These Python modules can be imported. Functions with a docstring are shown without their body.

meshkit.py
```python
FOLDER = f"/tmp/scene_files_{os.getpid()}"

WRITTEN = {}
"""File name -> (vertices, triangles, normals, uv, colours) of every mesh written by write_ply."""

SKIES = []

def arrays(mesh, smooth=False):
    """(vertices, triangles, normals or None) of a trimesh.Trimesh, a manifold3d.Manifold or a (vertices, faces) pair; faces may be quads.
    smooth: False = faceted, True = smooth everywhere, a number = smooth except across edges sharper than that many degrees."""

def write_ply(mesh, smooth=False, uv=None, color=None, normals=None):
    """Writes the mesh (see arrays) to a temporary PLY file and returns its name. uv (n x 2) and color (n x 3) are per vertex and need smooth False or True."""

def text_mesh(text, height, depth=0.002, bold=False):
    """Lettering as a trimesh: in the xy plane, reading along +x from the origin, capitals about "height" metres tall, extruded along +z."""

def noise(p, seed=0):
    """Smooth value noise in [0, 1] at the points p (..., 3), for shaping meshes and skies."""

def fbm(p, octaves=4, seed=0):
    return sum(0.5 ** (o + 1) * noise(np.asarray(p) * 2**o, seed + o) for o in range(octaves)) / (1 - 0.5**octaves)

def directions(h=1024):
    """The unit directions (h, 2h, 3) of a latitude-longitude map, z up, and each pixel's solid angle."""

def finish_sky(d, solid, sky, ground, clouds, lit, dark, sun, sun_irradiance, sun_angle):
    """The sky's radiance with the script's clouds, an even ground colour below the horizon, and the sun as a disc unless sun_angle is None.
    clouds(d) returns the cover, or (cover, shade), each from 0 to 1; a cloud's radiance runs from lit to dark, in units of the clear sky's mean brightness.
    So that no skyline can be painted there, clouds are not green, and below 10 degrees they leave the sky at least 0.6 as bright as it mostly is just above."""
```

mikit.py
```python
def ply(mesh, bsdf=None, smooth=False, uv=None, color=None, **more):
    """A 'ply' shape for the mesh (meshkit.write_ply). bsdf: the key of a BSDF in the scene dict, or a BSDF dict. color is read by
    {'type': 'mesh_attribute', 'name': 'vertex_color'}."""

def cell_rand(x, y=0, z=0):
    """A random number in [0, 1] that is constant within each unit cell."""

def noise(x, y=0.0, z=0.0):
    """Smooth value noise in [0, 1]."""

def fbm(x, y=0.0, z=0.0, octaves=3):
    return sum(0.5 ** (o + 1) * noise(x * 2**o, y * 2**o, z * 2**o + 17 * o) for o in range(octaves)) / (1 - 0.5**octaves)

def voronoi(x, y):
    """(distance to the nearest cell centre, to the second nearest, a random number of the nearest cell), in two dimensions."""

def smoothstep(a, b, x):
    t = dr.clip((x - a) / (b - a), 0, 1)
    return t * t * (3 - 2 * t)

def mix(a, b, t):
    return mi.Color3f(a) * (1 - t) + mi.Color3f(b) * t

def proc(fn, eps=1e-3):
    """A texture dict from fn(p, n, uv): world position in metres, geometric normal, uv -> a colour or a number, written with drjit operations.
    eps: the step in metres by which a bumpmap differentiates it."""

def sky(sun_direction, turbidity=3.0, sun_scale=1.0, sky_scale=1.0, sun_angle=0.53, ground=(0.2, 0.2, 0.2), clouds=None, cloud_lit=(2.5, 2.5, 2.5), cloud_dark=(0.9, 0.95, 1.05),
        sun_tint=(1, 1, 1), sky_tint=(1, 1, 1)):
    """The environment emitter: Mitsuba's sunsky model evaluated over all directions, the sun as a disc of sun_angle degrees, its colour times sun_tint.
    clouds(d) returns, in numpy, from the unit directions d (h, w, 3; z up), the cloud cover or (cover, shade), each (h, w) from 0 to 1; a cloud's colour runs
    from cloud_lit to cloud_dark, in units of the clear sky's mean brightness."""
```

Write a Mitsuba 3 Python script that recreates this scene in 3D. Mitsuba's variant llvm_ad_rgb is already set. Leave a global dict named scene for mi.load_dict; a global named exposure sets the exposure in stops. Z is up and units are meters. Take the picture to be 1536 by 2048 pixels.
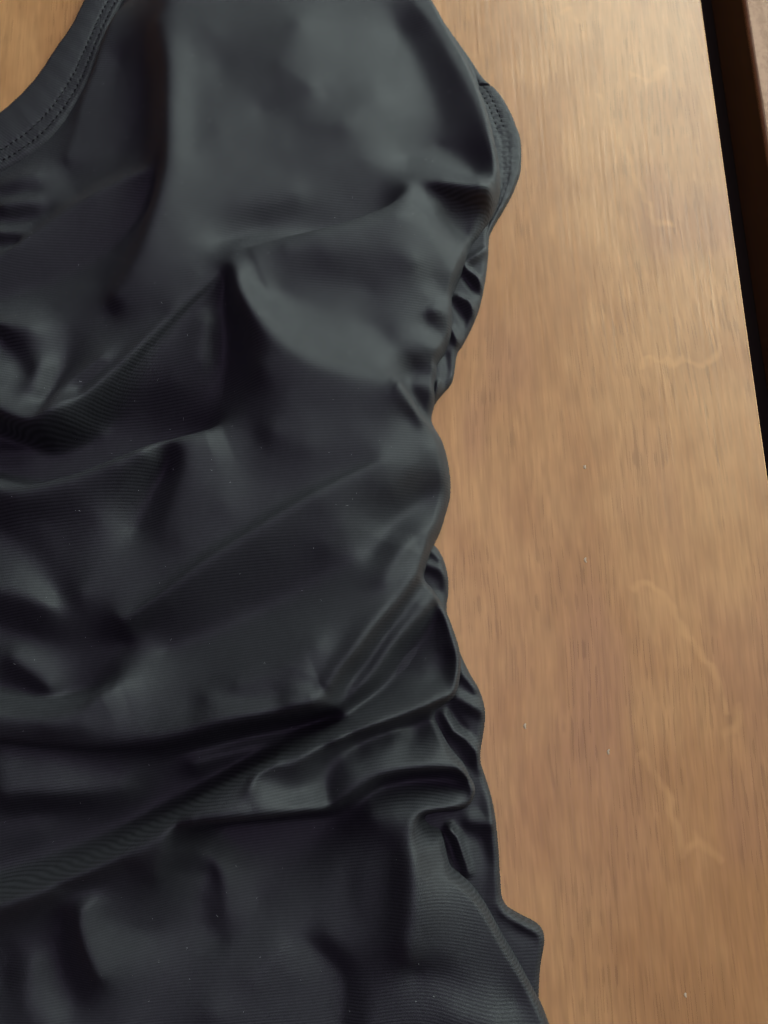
import math
import numpy as np, trimesh, mitsuba as mi, mikit, meshkit
import drjit as dr
import scipy.sparse as sp, scipy.sparse.linalg as spl
import scipy.ndimage as ndi
from scipy.spatial import cKDTree
import shapely

T = mi.ScalarTransform4f
scene, labels = {}, {}
rng = np.random.default_rng(7)

# ------------------------------------------------------------------ camera, lamps, exposure
TILT = math.radians(12.12)          # the phone is held almost straight above the table, leaning a little forward
DIST = 0.25                         # metres from lens to table along the optical axis
FPX = 1538.0                        # focal length in photo pixels (photo is 1536 x 2048)
FWD = np.array([0, math.sin(TILT), -math.cos(TILT)])
UP = np.array([0, math.cos(TILT), math.sin(TILT)])
EYE = -FWD * DIST
scene['camera'] = {'type': 'thinlens', 'fov': 2 * math.degrees(math.atan(768 / FPX)), 'fov_axis': 'x',
                   'to_world': T().look_at(origin=EYE.tolist(), target=[0, 0, 0], up=UP.tolist()),
                   'aperture_radius': 0.0011, 'focus_distance': 0.243, 'near_clip': 0.01, 'far_clip': 50.0}
exposure = -0.1
scene['room_light'] = {'type': 'constant', 'radiance': {'type': 'rgb', 'value': [0.042, 0.046, 0.044]}}
WIN = np.array([0.62, 0.58, 0.46])
scene['window'] = {'type': 'rectangle',
                   'to_world': T().look_at(origin=WIN.tolist(), target=[0, 0, 0], up=[0, 0, 1]) @ T().scale([0.62, 0.25, 1]),
                   'emitter': {'type': 'area', 'radiance': {'type': 'rgb', 'value': [8.6, 10.2, 9.5]}}}
scene['ceiling_lamp'] = {'type': 'disk', 'to_world': T().translate([-0.05, -0.1, 2.1]) @ T().rotate([1, 0, 0], 180) @ T().scale(0.75),
                         'emitter': {'type': 'area', 'radiance': {'type': 'rgb', 'value': [1.65, 1.24, 2.10]}}}
labels['ceiling_lamp'] = {'label': 'wide round soft ceiling lamp high above the table', 'category': 'lamp'}
labels['window'] = {'label': 'bright daylight window pane beyond the far right side of the table', 'category': 'window'}


def at(u, v, z=0.0):
    """The point at height z (mm) above the table that photo pixel (u, v) shows; in mm."""
    d = np.array([u - 768.0, 0, 0]) + (1024.0 - v) * UP + FPX * FWD
    t = (z / 1000 - EYE[2]) / d[2]
    return (EYE + t * d)[:2] * 1000


# ------------------------------------------------------------------ wood
GA = math.radians(1.775)
GRAIN = np.array([-math.sin(GA), math.cos(GA)])      # along the boards
CROSS = np.array([math.cos(GA), math.sin(GA)])       # across the boards
EDGE1 = float(at(1403, 0) @ CROSS)
EDGE2 = float(at(1491, 0) @ CROSS)
MARKS = [  # pale wavy growth lines of the veneer, photo pixels on the table plane
    [(1283, 728), (1300, 717), (1340, 728), (1352, 731), (1368, 712), (1382, 723), (1405, 726), (1425, 718), (1441, 690)],
    [(1268, 1180), (1280, 1167), (1300, 1168), (1318, 1185), (1345, 1222), (1380, 1275), (1420, 1330), (1452, 1420)],
    [(1282, 1508), (1310, 1545), (1335, 1590), (1350, 1640), (1362, 1710)],
    [(1298, 400), (1308, 440), (1345, 446)], [(1262, 150), (1298, 160), (1330, 140)],
    [(1126, 22), (1140, 20), (1155, 42)], [(1200, 190), (1225, 255), (1255, 320), (1290, 395)],
    [(1452, 1468), (1472, 1460), (1478, 1420)],
    [(1370, 1700), (1392, 1672), (1418, 1700), (1440, 1722)],
]
MARKS_M = [[at(u, v) / 1000 for u, v in line] for line in MARKS]


def wood_cg(p):
    return p.x * float(CROSS[0]) + p.y * float(CROSS[1]), p.x * float(GRAIN[0]) + p.y * float(GRAIN[1])


def wood_color(p, n, uv):
    c, g = wood_cg(p)
    side = p.z * 0.6
    c = c + side
    wob = (mikit.noise(c * 30, g * 9, 3.0) - 0.5) * 0.006 + (mikit.noise(c * 90, g * 25, 5.0) - 0.5) * 0.0018
    cw = c + wob
    big = mikit.fbm(cw * 22, g * 8, 1.0, 3)
    mot = mikit.fbm(cw * 110, g * 60, 2.0, 3)
    streak = mikit.fbm(cw * 850, g * 80, 4.0, 3)
    fine = mikit.noise(cw * 2100, g * 160, 6.0)
    pore = mikit.smoothstep(0.66, 0.86, mikit.noise(cw * 2400, g * 130, 8.0)) * mikit.smoothstep(0.35, 0.65, mikit.noise(cw * 120, g * 40, 9.0))
    col = mikit.mix((0.296, 0.163, 0.078), (0.372, 0.223, 0.112), mikit.smoothstep(0.28, 0.72, big * 0.6 + mot * 0.4))
    col = mikit.mix(col, (0.282, 0.154, 0.090), mikit.smoothstep(0.5, 0.78, mikit.fbm(cw * 48 + 9, g * 20, 7.0, 2)) * 0.6)
    col = col * (0.875 + 0.25 * streak) * (0.93 + 0.14 * fine)
    col = col * (1 - 0.17 * pore)
    d = mi.Float(1.0)
    jx = p.x + (mikit.noise(p.x * 260, p.y * 260, 1.0) - 0.5) * 0.0014
    jy = p.y + (mikit.noise(p.x * 300, p.y * 300, 12.0) - 0.5) * 0.0030
    for line in MARKS_M:
        for a, b in zip(line[:-1], line[1:]):
            e = b - a
            t = dr.clip(((jx - float(a[0])) * float(e[0]) + (jy - float(a[1])) * float(e[1])) / float(e @ e), 0, 1)
            d = dr.minimum(d, dr.sqrt(dr.square(jx - float(a[0]) - t * float(e[0])) + dr.square(jy - float(a[1]) - t * float(e[1]))))
    m = 1 - mikit.smoothstep(0.0002, 0.0020, d)
    m *= 0.35 + 0.65 * mikit.noise(p.x * 260, p.y * 260, 4.0)
    return mikit.mix(col, mi.Color3f(0.48, 0.30, 0.15), m * 0.40) * mi.Color3f(1.17, 1.00, 0.82)


def wood_bump(p, n, uv):
    c, g = wood_cg(p)
    c = c + p.z * 0.6
    return mikit.fbm(c * 900, g * 30, 4.0, 2) * 0.00006 + mikit.noise(c * 60, g * 12, 2.0) * 0.0001


scene['wood_satin'] = {'type': 'twosided', 'bsdf': {'type': 'bumpmap', 'arbitrary': mikit.proc(wood_bump, 1.2e-4), 'scale': 1.0,
                       'bsdf': {'type': 'principled', 'base_color': mikit.proc(wood_color), 'roughness': 0.43, 'specular': 0.45}}}


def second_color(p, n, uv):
    side = mikit.smoothstep(0.0008, 0.003, -p.z)  # shade inside the gap, put into the colour of the board flanks
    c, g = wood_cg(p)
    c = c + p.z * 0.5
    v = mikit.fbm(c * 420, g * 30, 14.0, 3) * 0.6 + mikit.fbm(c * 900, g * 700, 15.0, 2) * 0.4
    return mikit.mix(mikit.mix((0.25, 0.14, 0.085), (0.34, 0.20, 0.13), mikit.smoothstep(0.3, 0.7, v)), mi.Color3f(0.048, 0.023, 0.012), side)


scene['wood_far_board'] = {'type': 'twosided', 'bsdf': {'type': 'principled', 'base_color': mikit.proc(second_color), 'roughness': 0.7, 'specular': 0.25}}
scene['floor_dark'] = {'type': 'diffuse', 'reflectance': {'type': 'rgb', 'value': [0.02, 0.017, 0.014]}}


def board(c0, c1, g0, g1, thick, bev):
    """A board with bevelled long edges, in metres; its grain runs along GRAIN."""
    pr = np.array([(c0, -thick), (c1, -thick), (c1, -bev * 1.15), (c1 - bev * 0.35, -bev * 0.4), (c1 - bev, 0), (c0 + bev, 0), (c0 + bev * 0.35, -bev * 0.4), (c0, -bev * 1.15)])
    v = np.array([[*(CROSS * c + GRAIN * g), z] for g in (g0, g1) for c, z in pr])
    n = len(pr)
    f = [[i, (i + 1) % n, n + (i + 1) % n] for i in range(n)] + [[i, n + (i + 1) % n, n + i] for i in range(n)]
    f = [[a, c_, b] for a, b, c_ in f]
    f += [[0, i, i + 1] for i in range(1, n - 1)] + [[n, n + i + 1, n + i] for i in range(1, n - 1)]
    m = trimesh.Trimesh(v, f, process=False)
    m.fix_normals()
    return m


scene['floor'] = mikit.ply(trimesh.creation.box((6, 6, 0.02), T_ := trimesh.transformations.translation_matrix((0, 0, -0.75))), 'floor_dark')
labels['floor'] = {'kind': 'structure', 'label': 'dark floor far below the gap between the boards'}
labels['wooden_table'] = {'label': 'brown wooden table top with a dark gap along its right side', 'category': 'table'}
scene['wooden_table__board'] = mikit.ply(board(-0.45, EDGE1 / 1000, -0.42, 0.55, 0.024, 0.0007), 'wood_satin')
labels['wooden_table__board'] = {'label': 'wide satin brown board under the black swimsuit'}
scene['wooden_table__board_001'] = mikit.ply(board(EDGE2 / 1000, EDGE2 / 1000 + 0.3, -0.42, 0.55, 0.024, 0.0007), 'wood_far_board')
labels['wooden_table__board_001'] = {'label': 'paler brown board beyond the dark gap'}
scene['wooden_table__added_light_stop'] = mikit.ply(board((EDGE1 - 60) / 1000, (EDGE2 + 60) / 1000, -0.42, 0.55, 0.02, 0.0005).apply_translation((0, 0, -0.0245)), 'floor_dark')  # dark strip added below the gap so that no light leaks through

# ------------------------------------------------------------------ fabric material
RIB = 0.84   # mm between knit ribs


def knit_bump(p, n, uv):
    t = uv.y * (2 * math.pi / RIB)
    s = uv.x * (2 * math.pi / 0.6)
    return (0.5 + 0.5 * dr.sin(t + 0.35 * dr.sin(s))) * 0.000045 + (mikit.noise(uv.x * 3.1, uv.y * 3.1, 1.0) - 0.5) * 0.00002


def knit_color(p, n, uv):
    v = 0.85 + 0.3 * mikit.fbm(uv.x * 0.9, uv.y * 0.9, 2.0, 3)
    rib = 0.62 + 0.76 * (0.5 + 0.5 * dr.sin(uv.y * (2 * math.pi / RIB) + 0.35 * dr.sin(uv.x * (2 * math.pi / 0.6))))
    return mi.Color3f(0.0142, 0.0136, 0.0166) * v * rib


def knit(color_fn, bump_fn, rough, eps=6e-5):
    return {'type': 'twosided', 'bsdf': {'type': 'bumpmap', 'arbitrary': mikit.proc(bump_fn, eps), 'scale': 1.0,
            'bsdf': {'type': 'principled', 'base_color': mikit.proc(color_fn), 'roughness': rough, 'specular': 0.5, 'sheen': 0.22, 'sheen_tint': 0.0}}}


scene['black_knit'] = knit(knit_color, knit_bump, 0.70)
scene['black_thread'] = {'type': 'principled', 'base_color': {'type': 'rgb', 'value': [0.012, 0.013, 0.013]}, 'roughness': 0.6}
scene['pale_flake'] = {'type': 'diffuse', 'reflectance': {'type': 'rgb', 'value': [0.42, 0.31, 0.21]}}
scene['pale_lint'] = {'type': 'diffuse', 'reflectance': {'type': 'rgb', 'value': [0.2, 0.2, 0.2]}}

# ------------------------------------------------------------------ the swimsuit's front panel: folds as heights (mm) along traced lines
# each entry: (weight, crease?, [(u, v, height)...])
R, C = 0, 1
FOLDS = [
 # neckline side
 (R, [(250,-30,2.5),(242,0,2.5),(203,78,2.5),(172,164,2.5),(129,234,2.5),(78,289,2.5),(0,340,2.5),(-60,372,2.5)]),
 (C, [(290,-40,6),(258,0,6.5),(232,23,6.5),(219,43,6.5),(197,100,6),(184,145,5.5),(166,190,5.2),(147,270,5),(132,318,5)]),
 (R, [(268,200,5.8),(262,260,5.2),(250,308,5.2),(232,306,5)]),
 (R, [(240,120,5.7),(215,220,5.2),(180,300,5.0)]),
 # cup
 (R, [(350,-60,12),(334,0,12),(326,70,12.2),(334,150,12.6),(331,205,12.8),(331,280,12.8),(325,340,12.8),(312,392,12.6),(288,480,11.8),(258,547,10.8),(226,600,9.6)]),
 (R, [(288,50,9),(290,100,8.2),(292,150,7.2),(292,210,6.4),(290,280,6.4),(292,325,7.6)]), (R, [(312,40,11.4),(314,90,11.2),(317,150,10.6),(316,230,10.6),(314,300,10.6)]),
 (R, [(420,60,11.8),(440,130,10.9),(450,190,11.1),(440,260,11.5),(430,340,11.3)]), (R, [(380,60,12),(390,115,11.6),(385,300,12)]),
 (R, [(600,40,12),(560,130,11.7),(620,170,11.5)]),
 (R, [(520,215,10.5),(600,240,10.6),(690,250,10.8),(760,190,10)]),
 (R, [(650,190,10.6),(700,190,10.2)]),
 (R, [(560,330,10),(650,330,9.5),(740,320,9)]),
 (R, [(770,0,9.5),(800,60,8.2),(835,110,8.1),(860,170,7.8),(880,230,7.4),(890,285,6.8)]),
 (C, [(800,-60,10),(828,0,9.8),(852,30,9.8),(876,64,9.6),(912,130,9.6),(936,170,9.5),(962,230,9.3),(976,274,9),(990,324,8.6),(990,375,8.6)]),
 (R, [(450,420,10.2),(600,390,9.2)]),
 # left hollow, ridges towards the left edge
 (R, [(308,358,8.4),(292,420,7),(262,465,6.2),(220,505,5.4),(150,545,4.8),(60,585,4.2),(-20,605,4.2)]),
 (C, [(316,334,9.2),(285,342,9),(250,352,8.8),(187,387,8.4),(137,414,7.8),(70,461,7.2),(0,508,6.6),(-80,560,6)]),
 (R, [(240,335,6.0),(180,365,5.5)]),
 (R, [(128,325,4.4),(138,360,4.5),(155,388,5.4)]),
 (R, [(0,372,4.8),(40,362,5.4),(75,350,5.4)]), (R, [(0,393,4.2),(70,380,4.8)]),
 (R, [(0,414,6),(40,408,6),(75,402,5.8)]), (R, [(-20,440,4.6),(60,433,4.6),(100,425,5.2)]),
 (C, [(-20,462,6.2),(30,464,6.2),(62,462,6.2)]), (R, [(-20,480,5),(15,486,5),(38,490,5.4)]),
 # fold across the waist of the cup (overlap)
 (R, [(570,505,11.3),(650,486,11.3),(730,465,11.1),(800,435,11)]),
 (R, [(440,485,9.4),(470,474,8.8),(520,458,8.2),(600,434,7.8),(700,402,7.6),(760,372,7.9)]),
 (R, [(808,318,7),(845,298,6.6),(880,290,6.4),(930,318,6.6),(955,350,7)]),
 (R, [(868,405,8.6),(885,430,7),(905,455,6),(935,475,5)]), (R, [(940,420,6.8),(975,415,6.6)]),
 (R, [(850,430,10),(868,480,9.6),(890,520,8.5)]),
 # upper belly fold
 (R, [(650,510,11.2),(760,495,10.9),(830,520,10.5)]),
 (R, [(560,540,11.0),(600,548,10.5),(650,560,10.1),(740,580,9.2)]),
 (R, [(500,560,12.2),(540,602,11.6),(600,640,11.0),(660,668,10.6),(720,690,10),(775,705,9.2)]),
 (R, [(560,585,10.4),(620,610,10),(680,632,9.6),(745,650,8.8),(775,680,8.6)]),
 (R, [(462,526,12.3),(465,550,13.0),(473,580,13.6),(496,622,13.9),(536,668,13.9),(596,712,13.7),(646,736,13.3),(716,752,12.8),(770,758,12.4)]),
 (R, [(870,560,8),(855,620,8),(800,640,8.8),(795,690,8.6)]), (R, [(850,640,7.4),(872,660,6.8),(885,672,6.4)]),
 (C, [(905,590,7),(898,620,7),(903,655,6.4),(888,700,6)]),
 (R, [(850,590,8.6),(880,592,7.6),(903,594,6.6)]), (R, [(860,615,8.8),(900,625,7.4)]),  (R, [(850,690,8),(885,700,6.8)]), (R, [(905,540,8),(925,530,7)]),
 (R, [(800,700,8.4),(840,710,7.6),(872,718,6.6)]),
 (R, [(800,722,8),(825,736,6.4),(858,752,6)]),
 (R, [(815,752,6.2),(835,772,6.4),(860,778,6),(872,765,5.8)]),
  
 # belly
 (R, [(520,730,12.8),(580,800,12.3),(690,830,12),(780,850,11.4)]), (R, [(540,860,11.4),(620,890,11.6)]), (R, [(820,830,10.5),(860,900,9.6),(880,950,8)]),
 (R, [(449,560,9.6),(452,620,8.6),(452,700,7.8),(444,780,7.2),(437,822,7)]), (R, [(480,640,11.2),(486,700,10.3),(482,780,9.2)]),
 (R, [(510,800,10.8),(510,880,10)]),
  (R, [(415,640,9.6),(405,720,8.9),(350,765,7.6),(290,818,4.8)]),  (R, [(200,860,4.2),(110,895,4),(30,900,4),(-40,895,4)]),
 (R, [(330,630,9.6),(270,690,9),(219,736,8.6),(160,788,8)]), (C, [(211,716,9.4),(148,756,9.2),(105,789,9),(80,826,8.7)]),
 (R, [(142,650,7),(131,719,6.6),(107,773,6.6),(92,810,7)]), (R, [(60,655,8.6),(0,654,8.4),(-40,650,8.2)]), (R, [(80,720,8.4),(70,780,8.3)]),
 (R, [(5,672,6.6),(35,722,6.4),(52,752,7)]), (R, [(-10,738,8.2),(30,790,8.3)]), (R, [(170,640,7.4),(230,620,8.2)]), (R, [(200,560,6.5),(100,620,6.2)]),
 # hollow and the next ridge down
 (R, [(425,895,10)]), (R, [(300,915,10.2),(240,950,10),(140,985,9.5),(40,1000,9)]),
 (R, [(342,908,8.4),(325,938,7.4),(300,990,6.8),(272,1060,6.6)]), (R, [(372,905,10.2),(366,940,10.1),(348,985,9.7),(326,1060,9)]),
 (R, [(460,935,10),(500,945,9.9)]), (R, [(200,1040,8.4),(60,1040,7.4),(140,1090,7.2)]),
 (R, [(-20,1045,6.4),(20,1075,6.2),(70,1120,6.2),(118,1200,6.6)]), (R, [(-20,1178,8),(50,1190,8.2),(100,1208,8)]), (R, [(160,1190,8.2),(200,1120,8)]),
 (R, [(-20,1240,5.2),(30,1268,5),(90,1288,5),(170,1293,5.4),(255,1284,6)]),
 # long soft crest over the belly
 
 
 (R, [(450,1000,10.4),(360,1080,9.6)]), (R, [(625,1020,11.2),(525,1080,10.9),(425,1146,10.2),(335,1211,9),(285,1260,7.2)]),
 (R, [(700,1120,9.0),(610,1180,7.8),(520,1225,7.0),(420,1270,6.5),(330,1300,6.0)]),
 (R, [(690,1050,10.4),(650,1090,10)]),
 (R, [(890,980,6.8),(845,996,6.8),(792,1040,7.4),(742,1110,8.4)]), (R, [(850,1060,9),(800,1110,10),(770,1170,10.8)]),
 (R, [(820,930,10.4),(780,980,10.3)]),
 # pleat with its bright lip
 (R, [(835,1086,8.8),(813,1125,9.3),(795,1152,9.9),(756,1204,10.7),(716,1252,11.5),(676,1306,12.1),(646,1342,12.3),(628,1376,12.3)]),
 
 
 
  
 (R, [(856,1187,7.8),(825,1228,8.3),(790,1270,8.7),(752,1327,9),(714,1376,9.2)]), (R, [(880,1250,5.4),(868,1300,5),(830,1350,4.9),(790,1385,5.8)]), (R, [(897,1310,5.8),(893,1350,6),(855,1372,6.4)]),
 (C, [(884,1205,6.8),(905,1270,7.0),(912,1330,7.4),(903,1380,8.2)]),
 # lower belly fold with overhanging edge
 (R, [(640,1290,12.2),(560,1340,12.2),(470,1370,11.6),(560,1400,12.4),(400,1390,10.8)]), (R, [(420,1370,10),(380,1430,10.4),(300,1440,9.6)]),
  (R, [(560,1480,4),(460,1508,4.8),(380,1530,5.4)]),
  (R, [(20,1310,6.4),(60,1345,6.2),(100,1380,5.6)]), (R, [(130,1330,5)]),
  (R, [(222,1420,9.7)]), (R, [(100,1450,9.6),(180,1455,9.8)]),
 # long rolled tube from the side seam to the lower left
 (R, [(860,1416,9.6),(800,1440,10.4),(700,1470,11),(620,1498,11.4),(540,1540,11.9),(440,1598,11.8),(360,1645,11.6),(270,1696,11.2),(150,1756,10.4),(0,1812,9.8),(-80,1835,9.4)]),
  (R, [(240,1548,6.2),(100,1535,7.8),(0,1530,8)]), (R, [(250,1578,6),(100,1592,7.8),(0,1592,8.2)]), (R, [(200,1612,5),(80,1622,5),(0,1630,5.2)]), (R, [(80,1655,4.6),(0,1680,4.6)]),
   (R, [(852,1452,4.8),(836,1478,5),(815,1490,5.8)]), (R, [(800,1475,6.8),(740,1498,7.6)]),
 (C, [(556,1520,12.2),(512,1550,12.9),(494,1582,13),(506,1618,12.4)]), (R, [(550,1570,11.2),(590,1590,9.8),(622,1570,8.8)]),
 (R, [(648,1520,7.8),(650,1560,7.4),(658,1605,7.6)]), (R, [(700,1540,9),(760,1530,9.4),(860,1520,8.8)]), (R, [(890,1480,7.4),(905,1510,7)]),
 
 (C, [(345,1664,11.4),(328,1705,11),(312,1755,9.6)]), (R, [(372,1700,8.2),(365,1740,6.4),(420,1745,4.2)]),
 (R, [(250,1765,9),(180,1780,8.8),(110,1802,8.6),(30,1845,7.8),(-30,1870,7.6)]), (R, [(260,1730,10),(120,1770,9.6)]),
 (C, [(190,1795,9.2),(162,1818,10.2),(156,1850,10.2),(172,1900,9.6),(200,1960,8.8)]), (R, [(220,1840,8.2),(300,1870,6),(420,1850,4.4)]),
 (R, [(125,1835,7),(108,1890,6.2),(122,1960,6),(150,2010,6)]), (R, [(60,1930,7.4),(50,2010,7.6),(100,2060,7.4)]), (R, [(20,1900,6.4),(0,1960,5.6)]),
 (C, [(430,1715,5.2),(448,1770,5.4),(452,1828,5.4)]), (R, [(500,1740,4),(520,1800,4.4)]), (R, [(400,1800,4.6),(440,1880,4.8)]),
 # loop fold at the side
 (R, [(936,1598,7.2),(890,1603,7.6),(842,1610,8.2),(790,1620,8.4),(740,1632,7.6)]),
 (R, [(740,1602,6.2),(790,1588,5.9),(850,1579,5.8),(905,1577,6)]),
 
  (R, [(829,1690,10.4),(828,1750,11),(822,1820,11.2),(812,1890,10.8),(818,1925,9.8)]),
  (R, [(905,1640,3),(885,1648,2.4),(866,1647,3.2)]), (R, [(880,1672,5.6),(862,1690,7.6),(852,1720,9),(885,1718,7)]),
 (R, [(785,1700,8.6),(780,1780,8.7),(765,1870,8.6)]), (R, [(730,1740,7.2),(710,1830,7.2),(690,1720,5.8),(640,1760,5.2)]),
 (R, [(872,1780,9.6),(925,1840,8.3),(975,1920,7.2),(1032,2010,6.2)]), (R, [(862,1880,9.6),(910,1920,8.2)]), (R, [(880,1952,7.6),(960,2000,7.6)]), (R, [(830,1940,7.8),(800,2000,8)]), (R, [(900,2030,8.4),(1000,2060,8.2)]),
 (C, [(600,1862,6.2),(622,1888,5.8),(645,1906,5.7),(683,1944,5.7),(692,1990,5.7),(680,2055,5.7)]), (R, [(655,1868,7),(705,1915,7.2),(738,1950,7.5),(742,2000,7.6),(735,2060,7.6)]),
 (R, [(500,1960,7.2),(560,1900,6.8),(620,1980,6.2),(420,2030,7.6)]), (R, [(560,1830,5.4),(300,2000,6.4),(250,2060,6.8)]),
]
X0, X1, Y0, Y1, STEP = -170.0, 78.0, -200.0, 200.0, 0.8


def rise(h):
    """How far the folds stand up, in mm."""
    return 1.4 + max(h - 3, -0.4) * 2.5


nx, ny = int((X1 - X0) / STEP) + 1, int((Y1 - Y0) / STEP) + 1


def line_points(pts, step=0.5, f=rise):
    w = np.array([[*at(u, v, f(h)), f(h)] for u, v, h in pts])
    if len(w) == 1:
        return w
    out = [w[:1]]
    for a, b in zip(w[:-1], w[1:]):
        n = max(1, int(np.linalg.norm((b - a)[:2]) / step))
        out.append(a + (b - a) * (np.arange(1, n + 1) / n)[:, None])
    return np.vstack(out)


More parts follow.
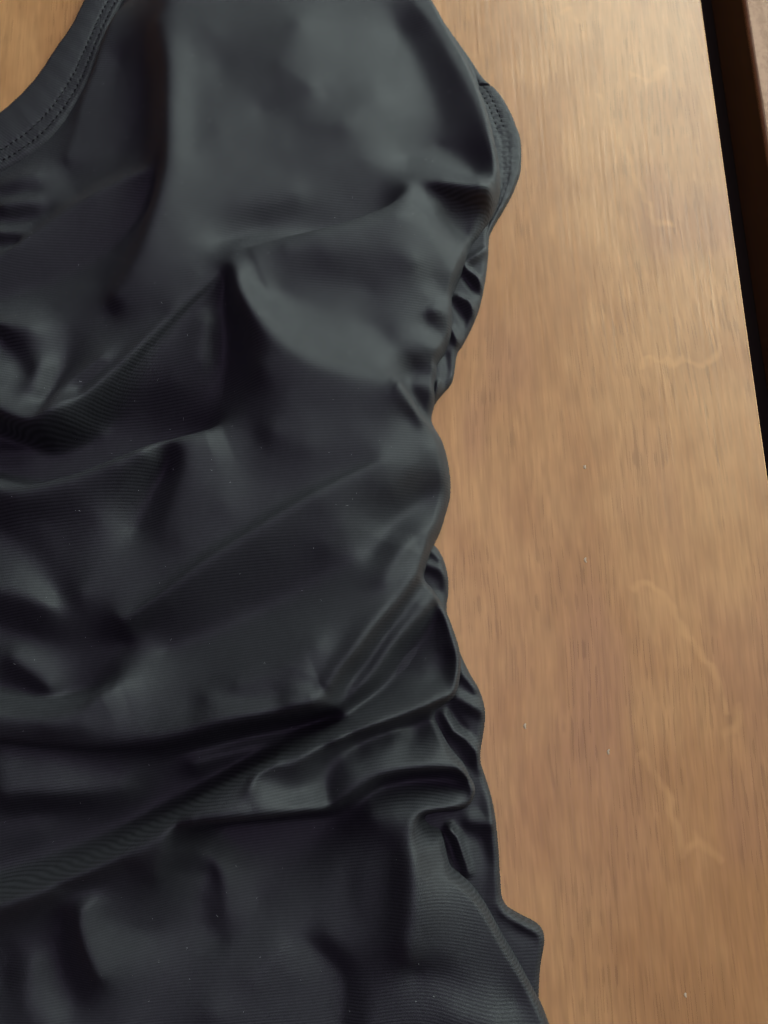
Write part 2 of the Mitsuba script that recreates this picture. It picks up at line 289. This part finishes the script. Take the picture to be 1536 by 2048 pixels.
EDGES = [  # (reach in px, [(u, v, height of the edge, height of the cloth just under it)...]): the cloth on the right of the line laps over the other side
 (100, [(470,503,11.4,11.2),(486,494,11.4,10.9),(505,486,11.4,10.3),(560,469,11.0,9),(640,451,10.8,7.8),(720,427,10.4,7.7),(780,401,10,8),(806,380,9.8,9),(816,368,9.6,9.4)]),
 (60, [(440,545,10.8,10.6),(410,575,10.6,10),(360,622,10.4,9.4),(300,680,10.2,8.8),(250,731,10,8),(170,810,9.6,5),(125,850,9.2,4),(75,867,8.9,3.8),(35,860,8.7,3.8),(0,845,8.6,3.8),(-60,820,8.6,3.8)]),
 (80, [(-60,940,8.2,4.2),(0,954,8.4,4.2),(40,964,8.6,4.4),(130,946,9,4.4),(240,906,9.4,4.6),(318,875,9.8,5),(345,869,9.8,5.2),(400,856,9.4,6),(440,844,8.8,7.5)]),
 (60, [(668,1416,11.6,9),(655,1422,11.8,5),(600,1436,11.6,3.6),(540,1449,11.4,4),(450,1468,11,4.8),(380,1486,10.4,5.6),(300,1500,9.6,6.4),(200,1502,9.1,7.4),(100,1494,8.8,7.6),(0,1484,8.6,7.5),(-60,1480,8.4,7.4)]),
 (110, [(868,1088,8.6,7.2),(852,1125,9.4,7.5),(838,1156,10.2,7.8),(802,1208,11.2,8.4),(762,1256,12.3,8.6),(722,1310,13.1,8.9),(692,1346,13.4,9.2),(671,1382,13.1,9.5),(661,1412,12,10)]),
 (30, [(876,1194,7.6,6.6),(858,1228,7.9,5.2),(828,1264,8.4,5),(797,1301,8.7,4.7),(753,1364,8.9,4.7),(714,1400,9,5.4),(686,1420,9,7)]),
 (70, [(235,1240,9.4,9.2),(310,1185,10.5,9.3),(400,1115,11.4,9.9),(500,1050,12,10.3),(600,990,12.2,10.6),(680,950,12.1,11),(765,915,11.9,11.7)]),
 (60, [(-60,1392,8.2,4.8),(0,1402,8.4,4.8),(40,1409,8.6,4.9),(90,1410,8.8,5),(150,1402,9.2,5.5),(195,1377,9.8,6.6),(235,1358,9.8,8.4)]),
 (50, [(946,1588,8,7),(934,1562,8.6,6.4),(900,1547,9,5.8),(840,1550,9.4,5.4),(770,1563,9.6,5.6),(700,1603,9.6,6),(640,1632,10,4.4),(570,1642,10.6,3.8),(500,1650,11,3.6),(430,1655,11.2,4),(392,1659,11,5.5),(360,1662,10.8,9)]),
 (40, [(905,1400,8.6,7),(870,1414,9.2,6),(820,1434,9.9,6),(760,1458,10.5,6.4),(700,1481,10.9,7.4),(650,1498,11,8.8)]),
 (22, [(925,1624,8.2,4),(880,1632,8.6,2.8),(848,1637,9,3.6),(836,1652,9.4,5.6),(832,1680,9.8,7.8),(831,1700,10,9.4)]),
 (25, [(775,749,12.2,11.6),(800,752,12,8.5),(812,764,11.7,6.6),(840,812,10.8,5.8),(862,842,9.4,5.6)]),
 (40, [(988,390,9.2,7),(950,386,9.6,6.8),(900,377,9.7,7.8),(850,366,9.5,9)]),
 (60, [(-80,1802,9.2,5),(0,1782,9.4,5),(150,1727,9.8,4.8),(280,1662,10.2,4.6),(380,1606,10.7,4.4),(470,1552,11,4.6),(540,1514,11,5),(620,1482,10.8,6),(700,1454,10.6,8)]),
]


def edge_samples(pts, taper=True):
    """Dense world points (mm) along an overlap edge with its unit tangents and both heights."""
    from scipy.interpolate import PchipInterpolator as PI
    p = np.array([[*at(u, v, rise(a)), rise(a), rise(b)] for u, v, a, b in pts])
    s = np.r_[0, np.cumsum(np.linalg.norm(np.diff(p[:, :2], axis=0), axis=1))]
    t = np.arange(0, s[-1], 0.1)
    q = np.stack([PI(s, p[:, k])(t) for k in range(4)], 1)
    tan = np.gradient(ndi.gaussian_filter1d(q[:, :2], 6, axis=0, mode='nearest'), axis=0)
    tan /= np.linalg.norm(tan, axis=1, keepdims=True)
    ends = np.clip(np.minimum(t, s[-1] - t) / 5.0, 0, 1) if taper else 1.0
    return q, tan, np.minimum(2.5, 0.5 * (q[:, 2] - q[:, 3])) * ends


def solve_heights():
    """Thin plate through the fold lines; it bends freely along creases."""
    N = nx * ny
    idx = np.arange(N).reshape(ny, nx)
    bend = np.ones((ny, nx))
    rows, cols, vals, rhs, k = [], [], [], [], 0
    todo = [(kind, line_points(pts)) for kind, pts in FOLDS]
    for _, pts in EDGES:
        q, tan, amp = edge_samples(pts)
        right = np.c_[tan[:, 1], -tan[:, 0]]
        q, right, amp = q[::4], right[::4], amp[::4]
        todo += [(R, np.c_[q[:, :2] + 0.8 * right, q[:, 2] - amp]), (R, np.c_[q[:, :2] - 1.1 * right, q[:, 3]])]
    for kind, p in todo:
        gx, gy = (p[:, 0] - X0) / STEP, (p[:, 1] - Y0) / STEP
        ok = (gx > 0) & (gx < nx - 1.001) & (gy > 0) & (gy < ny - 1.001)
        gx, gy, hh = gx[ok], gy[ok], p[ok, 2]
        i, j = gx.astype(int), gy.astype(int)
        fx, fy = gx - i, gy - j
        for dx, dy, w in ((0, 0, (1 - fx) * (1 - fy)), (1, 0, fx * (1 - fy)), (0, 1, (1 - fx) * fy), (1, 1, fx * fy)):
            rows.append(np.arange(len(hh)) + k); cols.append(idx[j + dy, i + dx]); vals.append(w * (3.0 if kind == C else 1.5))
            if kind == C:
                bend[j + dy, i + dx] = 0.03
        rhs.append(hh * (3.0 if kind == C else 1.5)); k += len(hh)
    A = sp.csr_matrix((np.concatenate(vals), (np.concatenate(rows), np.concatenate(cols))), (k, N))
    b = np.concatenate(rhs)
    D2 = lambda n: sp.diags([1, -2, 1], [0, 1, 2], (n - 2, n))
    D1 = lambda n: sp.diags([-1, 1], [0, 1], (n - 1, n))
    I = sp.identity
    bx = sp.diags(bend[:, 1:-1].ravel()); by = sp.diags(bend[1:-1, :].ravel()); bz = sp.diags(bend[1:, 1:].ravel())
    Dxx = sp.kron(I(ny), D2(nx)); Dyy = sp.kron(D2(ny), I(nx)); Dxy = sp.kron(D1(ny), D1(nx))
    Gx = sp.kron(I(ny), D1(nx)); Gy = sp.kron(D1(ny), I(nx))
    E = 1.0 * (Dxx.T @ bx @ Dxx + Dyy.T @ by @ Dyy + 2 * 0.6 * Dxy.T @ bz @ Dxy) + 0.16 * (Gx.T @ Gx + Gy.T @ Gy) + 1e-5 * I(N)
    M = (E + A.T @ A).tocsc()
    h = spl.spsolve(M, A.T @ b + 1e-5 * 8.0)
    return h.reshape(ny, nx)


FINE = 0.4


def add_faults(X, Y):
    h = np.zeros(X.shape)
    for reach, pts in EDGES:
        q, tan, amp = edge_samples(pts)
        w = reach * 0.152
        x0, x1, y0, y1 = q[:, 0].min() - 4 * w, q[:, 0].max() + 4 * w, q[:, 1].min() - 4 * w, q[:, 1].max() + 4 * w
        m = (X > x0) & (X < x1) & (Y > y0) & (Y < y1)
        c = np.c_[X[m], Y[m]]
        d, i = cKDTree(q[:, :2]).query(c)
        e = c - q[i, :2]
        side = -(tan[i, 0] * e[:, 1] - tan[i, 1] * e[:, 0])          # world y is up, so the right-hand side is where the cross product is negative
        sd = np.where(np.abs(side) > 0.2 * d, np.sign(side) * d, 0 * d)
        r = 2.2
        lip = np.sqrt(np.maximum(1 - (1 - np.clip((sd + 0.15) / r, 0, 1)) ** 2, 0))
        h[m] += np.where((i == 0) | (i == len(q) - 1), 0, amp[i]) * lip * np.exp(-np.maximum(sd, 0) ** 2 / w ** 2)
    return h


def poly(pts, z):
    return np.array([at(u, v, z) for u, v in pts])


def smooth_poly(p, n=3):
    """Chaikin corner cutting of a closed outline."""
    for _ in range(n):
        q = np.roll(p, -1, axis=0)
        p = np.stack([0.75 * p + 0.25 * q, 0.25 * p + 0.75 * q], 1).reshape(-1, 2)
    return p


def sheet(outline, height, edge, zbot, x0, x1, y0, y1, step):
    """A cloth sheet over the outline: grid mesh whose rim is snapped to the outline and rolled down to zbot. height(X, Y) in mm."""
    gx, gy = np.arange(x0, x1 + step / 2, step), np.arange(y0, y1 + step / 2, step)
    X, Y = np.meshgrid(gx, gy)
    ring = shapely.Polygon(outline)
    inside = shapely.contains_xy(ring, X.ravel(), Y.ravel()).reshape(X.shape)
    L = shapely.LinearRing(outline)
    dense = np.array([L.interpolate(s).coords[0] for s in np.arange(0, L.length, 0.08)])
    dist, near = cKDTree(dense).query(np.c_[X.ravel(), Y.ravel()], distance_upper_bound=12)
    dist = np.minimum(dist, 12).reshape(X.shape)
    near = np.minimum(near, len(dense) - 1).reshape(X.shape)
    H = height(X, Y)
    snap = ~inside & (dist < step * 1.5)
    keep = inside | snap
    d = np.where(inside, dist, 0)
    t = np.clip(d / (edge(Y) if callable(edge) else edge), 0, 1)
    Z = zbot + (np.maximum(H, zbot + 0.3) - zbot) * np.sqrt(np.maximum(1 - (1 - t) ** 2, 0))
    hy, hx = np.gradient(Z, step)
    V_ = np.cumsum(np.sqrt(1 + np.minimum(hy ** 2, 1.5)), 0) * step
    V_ = V_ - V_[V_.shape[0] // 2]
    U_ = np.cumsum(np.sqrt(1 + np.minimum(hx ** 2, 1.5)), 1) * step
    V_, U_ = Y + 0.3 * ndi.gaussian_filter(V_ - (Y - Y[len(Y) // 2]), 9.0 / step), X + 0.3 * ndi.gaussian_filter(U_ - (X - X[:, :1]), 9.0 / step)
    PX = np.where(snap, dense[near][..., 0], X); PY = np.where(snap, dense[near][..., 1], Y)
    ids = -np.ones(X.shape, int); ids[keep] = np.arange(keep.sum())
    a, b, c, e = ids[:-1, :-1], ids[:-1, 1:], ids[1:, 1:], ids[1:, :-1]
    ok = (a >= 0) & (b >= 0) & (c >= 0) & (e >= 0) & (inside[:-1, :-1] | inside[:-1, 1:] | inside[1:, 1:] | inside[1:, :-1])
    a, b, c, e = a[ok], b[ok], c[ok], e[ok]
    F = np.vstack([np.c_[a, b, c], np.c_[a, c, e]])
    P = np.c_[PX[keep], PY[keep], Z[keep]] / 1000
    UV = np.c_[U_[keep], V_[keep] - 0.13 * X[keep] * np.clip((60 - Y[keep]) / 90, 0, 1) * np.clip((Y[keep] + 170) / 60, 0, 1)]
    used = np.unique(F)
    remap = -np.ones(len(P), int); remap[used] = np.arange(len(used))
    return P[used], remap[F], UV[used]


def add_sheet(key, m, mat):
    P, F, UV = m
    scene[key] = mikit.ply(trimesh.Trimesh(P, F, process=False), mat, smooth=True, uv=UV)


FRONT = [(-150,-150),(300,-150),(270,-40),(242,0),(203,78),(172,164),(129,234),(78,289),(0,340),(-80,380),(-150,420)]
FRONT = [(262,-150),(252,-40),(236,0),(197,78),(166,164),(124,230),(74,285),(0,334),(-100,376),(-330,430),(-330,2330),(1130,2330),(1128,2150),(1100,2048),(1078,1995),(1042,1925),(1005,1865),(962,1785),(920,1740),
         (900,1728),(894,1700),(890,1675),(893,1650),(915,1628),(938,1612),(949,1590),(950,1568),(938,1548),(925,1520),(905,1500),(893,1480),(880,1455),(868,1425),(885,1412),(906,1398),(916,1380),(923,1330),(919,1295),
         (900,1240),(890,1218),(868,1180),(846,1160),(852,1138),(868,1088),(882,1062),(894,1020),(904,985),(898,930),(886,885),(868,850),(862,832),(872,800),(870,778),(876,752),(872,738),(890,712),(904,680),(907,640),(902,605),(916,570),(932,535),(938,505),
         (958,482),(985,440),(1001,400),(999,360),(988,310),(976,265),(960,222),(936,170),(908,125),(876,66),(852,30),(834,0),(800,-60),(780,-150)]
hgrid = solve_heights()


def front_height(X, Y):
    h = ndi.map_coordinates(hgrid, [(Y - Y0) / STEP, (X - X0) / STEP], order=3, mode='nearest')
    P = np.stack([X, Y, np.zeros_like(X)], -1)
    h = 1.6 * np.logaddexp(0, (h - 1.0) / 1.6) + 0.8
    h = h + (meshkit.fbm(P / 14, 3, 3) - 0.5) * 0.5 + (meshkit.fbm(P / 5, 2, 8) - 0.5) * 0.10
    return ndi.gaussian_filter(h, 0.95 / FINE) + ndi.gaussian_filter(add_faults(X, Y), 0.3 / FINE)


add_sheet('swimsuit__front_panel', sheet(smooth_poly(poly(FRONT, 2.5), 2), front_height, lambda y: np.interp(y, [-26, -12, 14, 26, 34, 92, 100], [2.6, 3.2, 5, 5, 2.6, 2.6, 4.5]), 0.1, X0 + 1, X1 - 1, Y0 + 1, Y1 - 1, FINE), 'black_knit')

# ------------------------------------------------------------------ back panel peeking out along the side
BACK = [(700,-150),(800,-150),(850,0),(900,66),(938,122),(962,165),(975,300),(985,440),(978,474),(977,520),(968,582),(955,632),(925,692),(914,703),(910,740),(905,766),(886,786),(868,808),(860,840),(845,860),(830,1000),
        (850,1085),(868,1086),(886,1112),(897,1150),(898,1186),(892,1216),(900,1250),(918,1300),(940,1348),(961,1380),(972,1422),(969,1462),(958,1517),(971,1552),(986,1602),(995,1660),(1001,1750),(1004,1808),(1040,1830),(1078,1848),(1090,1868),(1089,1892),
        (1082,1925),(1078,1975),(1078,2048),(1080,2330),(700,2330)]
GATHERS = [  # (u, v, rise) lines and their width in px
 (9, [(925,535,1.4),(950,520,1.8),(975,502,1.2)]), (7, [(930,545,1.4),(950,560,1.6),(972,588,.9)]), (7, [(932,560,-1.2),(945,578,-1.5),(955,592,-.8)]),
 (8, [(915,600,1.6),(935,610,1.6),(955,640,.8)]), (8, [(915,618,-1.4),(930,640,-1.8),(930,670,-1.4)]), (7, [(900,660,1.4),(915,690,1.2)]),
 (9, [(892,715,-1.6),(895,740,-1.8),(890,770,-1.6)]), (6, [(875,770,1.5),(872,795,1.5)]), 
 (10, [(850,1130,1.2),(875,1140,1.6),(896,1160,.8)]), (8, [(860,1105,.8),(880,1120,1.0)]), (9, [(880,1180,-1.2),(895,1200,-1)]),
 (12, [(915,1395,1.5),(940,1410,2.2),(970,1425,1.2)]), (10, [(925,1350,1.2),(950,1375,1.2)]), (9, [(900,1425,-1.6),(925,1460,-2.0),(945,1490,-1.6)]),
 (9, [(890,1430,1.5),(905,1460,2.4),(930,1475,2.6),(950,1500,2.2),(962,1535,1.2)]), (9, [(915,1500,-.8),(935,1530,-1.2)]),
 (14, [(940,1640,1.3),(975,1640,1.5),(985,1600,1)]), (14, [(930,1660,-1),(960,1680,-1.4),(975,1720,-1)]), (7, [(898,1655,2.6),(912,1670,2.6),(925,1710,2.2),(935,1740,1.4)]), (6, [(900,1690,-1),(908,1715,-1)]),
 (14, [(985,1650,1),(992,1720,1),(990,1800,.6)]), (10, [(1010,1820,1),(1040,1838,1.1),(1070,1856,.8)]), (10, [(1030,1860,-.5),(1060,1870,-.4)]),
]


def back_height(X, Y):
    h = np.full(X.shape, 4.0)
    for w, pts in GATHERS:
        p = line_points([(u, v, 3.0) for u, v, _ in pts], 0.3, float)
        amp = np.interp(np.linspace(0, len(pts) - 1, len(p)), range(len(pts)), [a for *_, a in pts])
        d, i = cKDTree(p[:, :2]).query(np.c_[X.ravel(), Y.ravel()], distance_upper_bound=w * 0.157 * 4)
        i = np.minimum(i, len(p) - 1)
        h += (np.where(amp[i] < 0, 0.8, 1.45) * amp[i] * np.exp(-np.where(np.isfinite(d), d, 99) ** 2 / (w * 0.18) ** 2)).reshape(X.shape)
    P = np.stack([X, Y, np.zeros_like(X)], -1)
    return ndi.gaussian_filter(h + (meshkit.fbm(P / 6, 2, 5) - 0.5) * 0.5, 1.2)


add_sheet('swimsuit__back_panel', sheet(smooth_poly(poly(BACK, 1.2), 2), back_height, 2.6, 0.1, 0, 60, -200, 200, 0.3), 'black_knit')


# ------------------------------------------------------------------ bindings with twin-needle stitching
def strip(outer, inner, zs, n=400, m=26, groove=()):
    """A folded band between two traced edges; zs(t across, s along) its height in mm; returns mesh arrays with uv in mm."""
    def resample(pts, z):
        p = np.array([at(u, v, z) for u, v in pts])
        s = np.r_[0, np.cumsum(np.linalg.norm(np.diff(p, axis=0), axis=1))]
        from scipy.interpolate import PchipInterpolator as PI
        q = np.linspace(0, s[-1], n)
        return np.c_[PI(s, p[:, 0])(q), PI(s, p[:, 1])(q)], s[-1]
    (a, la), (b, lb) = resample(outer, 1.0), resample(inner, 3.0)
    t = np.linspace(0, 1, m)
    P = a[:, None] * (1 - t)[None, :, None] + b[:, None] * t[None, :, None]
    S = np.linspace(0, la, n)[:, None] * np.ones(m)
    Wd = np.linalg.norm(a - b, axis=1)[:, None] * t
    Z = zs(t[None] * np.ones((n, 1)), S)
    V = np.c_[P.reshape(-1, 2), Z.reshape(-1)] / 1000
    i, j = np.meshgrid(np.arange(n - 1), np.arange(m - 1), indexing='ij')
    q = i * m + j
    F = np.vstack([np.c_[q.ravel(), q.ravel() + 1, q.ravel() + m + 1], np.c_[q.ravel(), q.ravel() + m + 1, q.ravel() + m]])
    mesh = trimesh.Trimesh(V, F, process=False)
    if mesh.face_normals[:, 2].mean() < 0:
        F = F[:, ::-1]
    return (V, F, np.c_[Wd.ravel(), S.ravel()]), P, Z, S


def roll(t, top, e=0.16):
    return top * np.sqrt(np.maximum(1 - np.clip(1 - t / e, 0, 1) ** 2, 0))


def stitches(parent, P, Z, S, ts, pitch, length, rad=0.16, span=(0, 1e9)):
    k = 0
    n, m = Z.shape
    tt = np.linspace(0, 1, m)
    for t in ts:
        j = np.clip(t * (m - 1), 0, m - 1.001); j0 = int(j); f = j - j0
        line = np.c_[P[:, j0] * (1 - f) + P[:, j0 + 1] * f, Z[:, j0] * (1 - f) + Z[:, j0 + 1] * f]
        s = np.r_[0, np.cumsum(np.linalg.norm(np.diff(line, axis=0), axis=1))]
        for c in np.arange(max(pitch, span[0]), min(s[-1] - pitch, span[1]), pitch):
            q = np.array([[np.interp(c + x * length / 2, s, line[:, a]) for a in range(3)] for x in (-1, -.5, 0, .5, 1)])
            q[:, 2] += np.array([-0.12, 0.04, 0.10, 0.04, -0.12])
            ang = np.arange(6) * np.pi / 3
            tan = q[-1] - q[0]; tan /= np.linalg.norm(tan)
            nrm = np.cross(tan, [0, 0, 1.0]); nrm /= np.linalg.norm(nrm); up = np.cross(nrm, tan)
            rr = rad * np.array([0.5, 1, 1.05, 1, 0.5])
            v = q[:, None] + rr[:, None, None] * (np.cos(ang)[None, :, None] * nrm + np.sin(ang)[None, :, None] * up)
            ii, jj = np.meshgrid(np.arange(4), np.arange(6), indexing='ij')
            quad = np.stack([ii * 6 + jj, ii * 6 + (jj + 1) % 6, (ii + 1) * 6 + (jj + 1) % 6, (ii + 1) * 6 + jj], -1).reshape(-1, 4)
            key = f'{parent}__stitch' + (f'_{k:03d}' if k else '')
            scene[key] = mikit.ply((v.reshape(-1, 3) / 1000, quad), 'black_thread', smooth=True)
            k += 1


N_OUT = [(230,-120),(196,-40),(170,0),(145,50),(110,100),(75,152),(35,196),(0,226),(-60,268),(-160,320)]
N_IN = [(312,-120),(270,-40),(245,0),(206,78),(175,164),(132,236),(81,291),(0,342),(-60,370),(-160,410)]


def neck_z(t, s):
    z = roll(t, 2.9, 0.14) + 0.5 * np.sin(np.pi * np.clip((t - 0.1) / 0.6, 0, 1))
    for c in (0.66, 0.84):
        z = z - 0.26 * np.exp(-((t - c) / 0.035) ** 2) * (0.65 + 0.35 * np.cos(s * 2 * np.pi / 2.1))
    return z - 1.6 * np.clip((t - 0.9) / 0.1, 0, 1) ** 2 + 0.06 * np.sin(s * 0.9)


nb, NP, NZ, NS = strip(N_OUT, N_IN, neck_z, 700, 60)
nb = (nb[0], nb[1], np.c_[nb[2][:, 1] * 0.35 + nb[2][:, 0] * 0.2, nb[2][:, 0] * 0.35 + nb[2][:, 1]])
add_sheet('swimsuit__neckline_binding', nb, 'black_knit')
stitches('swimsuit__neckline_binding', NP, NZ, NS, (0.66, 0.84), 2.1, 1.3)

A_OUT = [(800,-120),(828,-50),(856,0),(900,64),(940,120),(974,168),(990,180),(1011,206),(1031,248),(1043,288),(1043,332),(1030,376),(1010,415),(986,456),(976,480)]
A_IN = [(760,-120),(790,-50),(812,0),(856,70),(892,128),(920,170),(930,196),(944,230),(956,268),(968,305),(975,345),(978,380),(975,410),(960,450),(950,478)]


def arm_z(t, s):
    z = roll(t, 2.6, 0.13) + 0.35 * np.sin(np.pi * np.clip(t / 0.45, 0, 1)) + 1.2 * t
    for c in (0.36, 0.52):
        z = z - 0.22 * np.exp(-((t - c) / 0.05) ** 2) * (0.6 + 0.4 * np.cos(s * 2 * np.pi / 2.2))
    P = np.stack([t * 5, s / 2.6, np.zeros_like(s)], -1)
    z = z + (meshkit.fbm(P, 2, 4) - 0.5) * 0.5 * np.clip((s - 74) / 15, 0, 1)
    sj = 75.0
    return z - 1.0 * np.exp(-((s - sj + 0.6 * t) / 0.5) ** 2)


ab, AP, AZ, AS = strip(A_OUT, A_IN, arm_z, 600, 40)
add_sheet('swimsuit__armhole_binding', ab, 'black_knit')
stitches('swimsuit__armhole_binding', AP, AZ, AS, (0.36, 0.52), 2.2, 1.2, 0.15, (64, 96))
# ------------------------------------------------------------------ lint on the cloth, crumbs on the wood
front = meshkit.WRITTEN[scene['swimsuit__front_panel']['filename']]
fv, fn = front[0], front[2]
px_ok = np.flatnonzero((fv[:, 0] > -0.14) & (fv[:, 0] < 0.06) & (np.abs(fv[:, 1]) < 0.2) & (fn[:, 2] > 0.6))
lv, lf = [], []
for i in rng.choice(px_ok, 260, replace=False):
    n_ = fn[i]; a_ = rng.uniform(0, 2 * np.pi)
    e1 = np.cross(n_, [np.cos(a_), np.sin(a_), 0.3]); e1 /= np.linalg.norm(e1); e2 = np.cross(n_, e1)
    ln, rad, bend = rng.uniform(0.15, 0.75) * rng.uniform(0.5, 1.2), rng.uniform(0.035, 0.075), rng.uniform(-0.6, 0.6)
    x = np.linspace(-0.5, 0.5, 4)
    mid = fv[i] * 1000 + n_ * 0.07 + x[:, None] * ln * e1 + (x[:, None] ** 2) * bend * ln * e2
    ring = np.arange(4) * np.pi / 2
    v_ = mid[:, None] + rad * (np.cos(ring)[None, :, None] * e2 + np.sin(ring)[None, :, None] * n_)
    o = sum(len(q) for q in lv)
    ii, jj = np.meshgrid(np.arange(3), np.arange(4), indexing='ij')
    lf.append(np.stack([ii * 4 + jj, ii * 4 + (jj + 1) % 4, (ii + 1) * 4 + (jj + 1) % 4, (ii + 1) * 4 + jj], -1).reshape(-1, 4) + o)
    lv.append(v_.reshape(-1, 3))
scene['lint'] = mikit.ply((np.vstack(lv) / 1000, np.vstack(lf)), 'pale_lint')
labels['lint'] = {'kind': 'stuff', 'label': 'tiny pale fibres of lint scattered over the black swimsuit', 'category': 'lint'}
CRUMBS = [((1169, 934), 'tiny pale crumb on the wood right of the swimsuit waist'), ((1170, 1120), 'tiny curved pale flake on the wood below the waist crumb'),
          ((1049, 1452), 'pale chipped fleck on the wood beside the lower gathers'), ((1216, 1504), 'small pale fleck near the lower middle of the bare wood'),
          ((1370, 1990), 'small pale speck near the bottom right corner of the wood')]
for k, ((u, v), text) in enumerate(CRUMBS):
    m = trimesh.creation.icosphere(subdivisions=2, radius=1.0)
    q = m.vertices * [rng.uniform(.3, .45), rng.uniform(.55, .9), 0.14]
    q = q * (0.7 + 0.6 * meshkit.noise(m.vertices * 1.7 + 9 * k, 3))[:, None]
    q[:, 0] += 0.5 * q[:, 1] ** 2
    key = 'crumb' + (f'_{k:03d}' if k else '')
    scene[key] = mikit.ply(trimesh.Trimesh((q + [*at(u, v), 0.08]) / 1000, m.faces, process=False), 'pale_flake', smooth=True)
    labels[key] = {'label': text, 'category': 'crumb', 'group': 'crumbs on the wood'}
labels['swimsuit'] = {'label': 'black ruched swimsuit of ribbed knit lying on the brown table', 'category': 'swimsuit'}
labels['swimsuit__front_panel'] = {'label': 'ruched front with deep soft folds'}
labels['swimsuit__back_panel'] = {'label': 'gathered back layer showing along the right side'}
labels['swimsuit__neckline_binding'] = {'label': 'curved twin-stitched edge at the top left'}
labels['swimsuit__armhole_binding'] = {'label': 'puckered stitched edge at the upper right with a dark seam'}
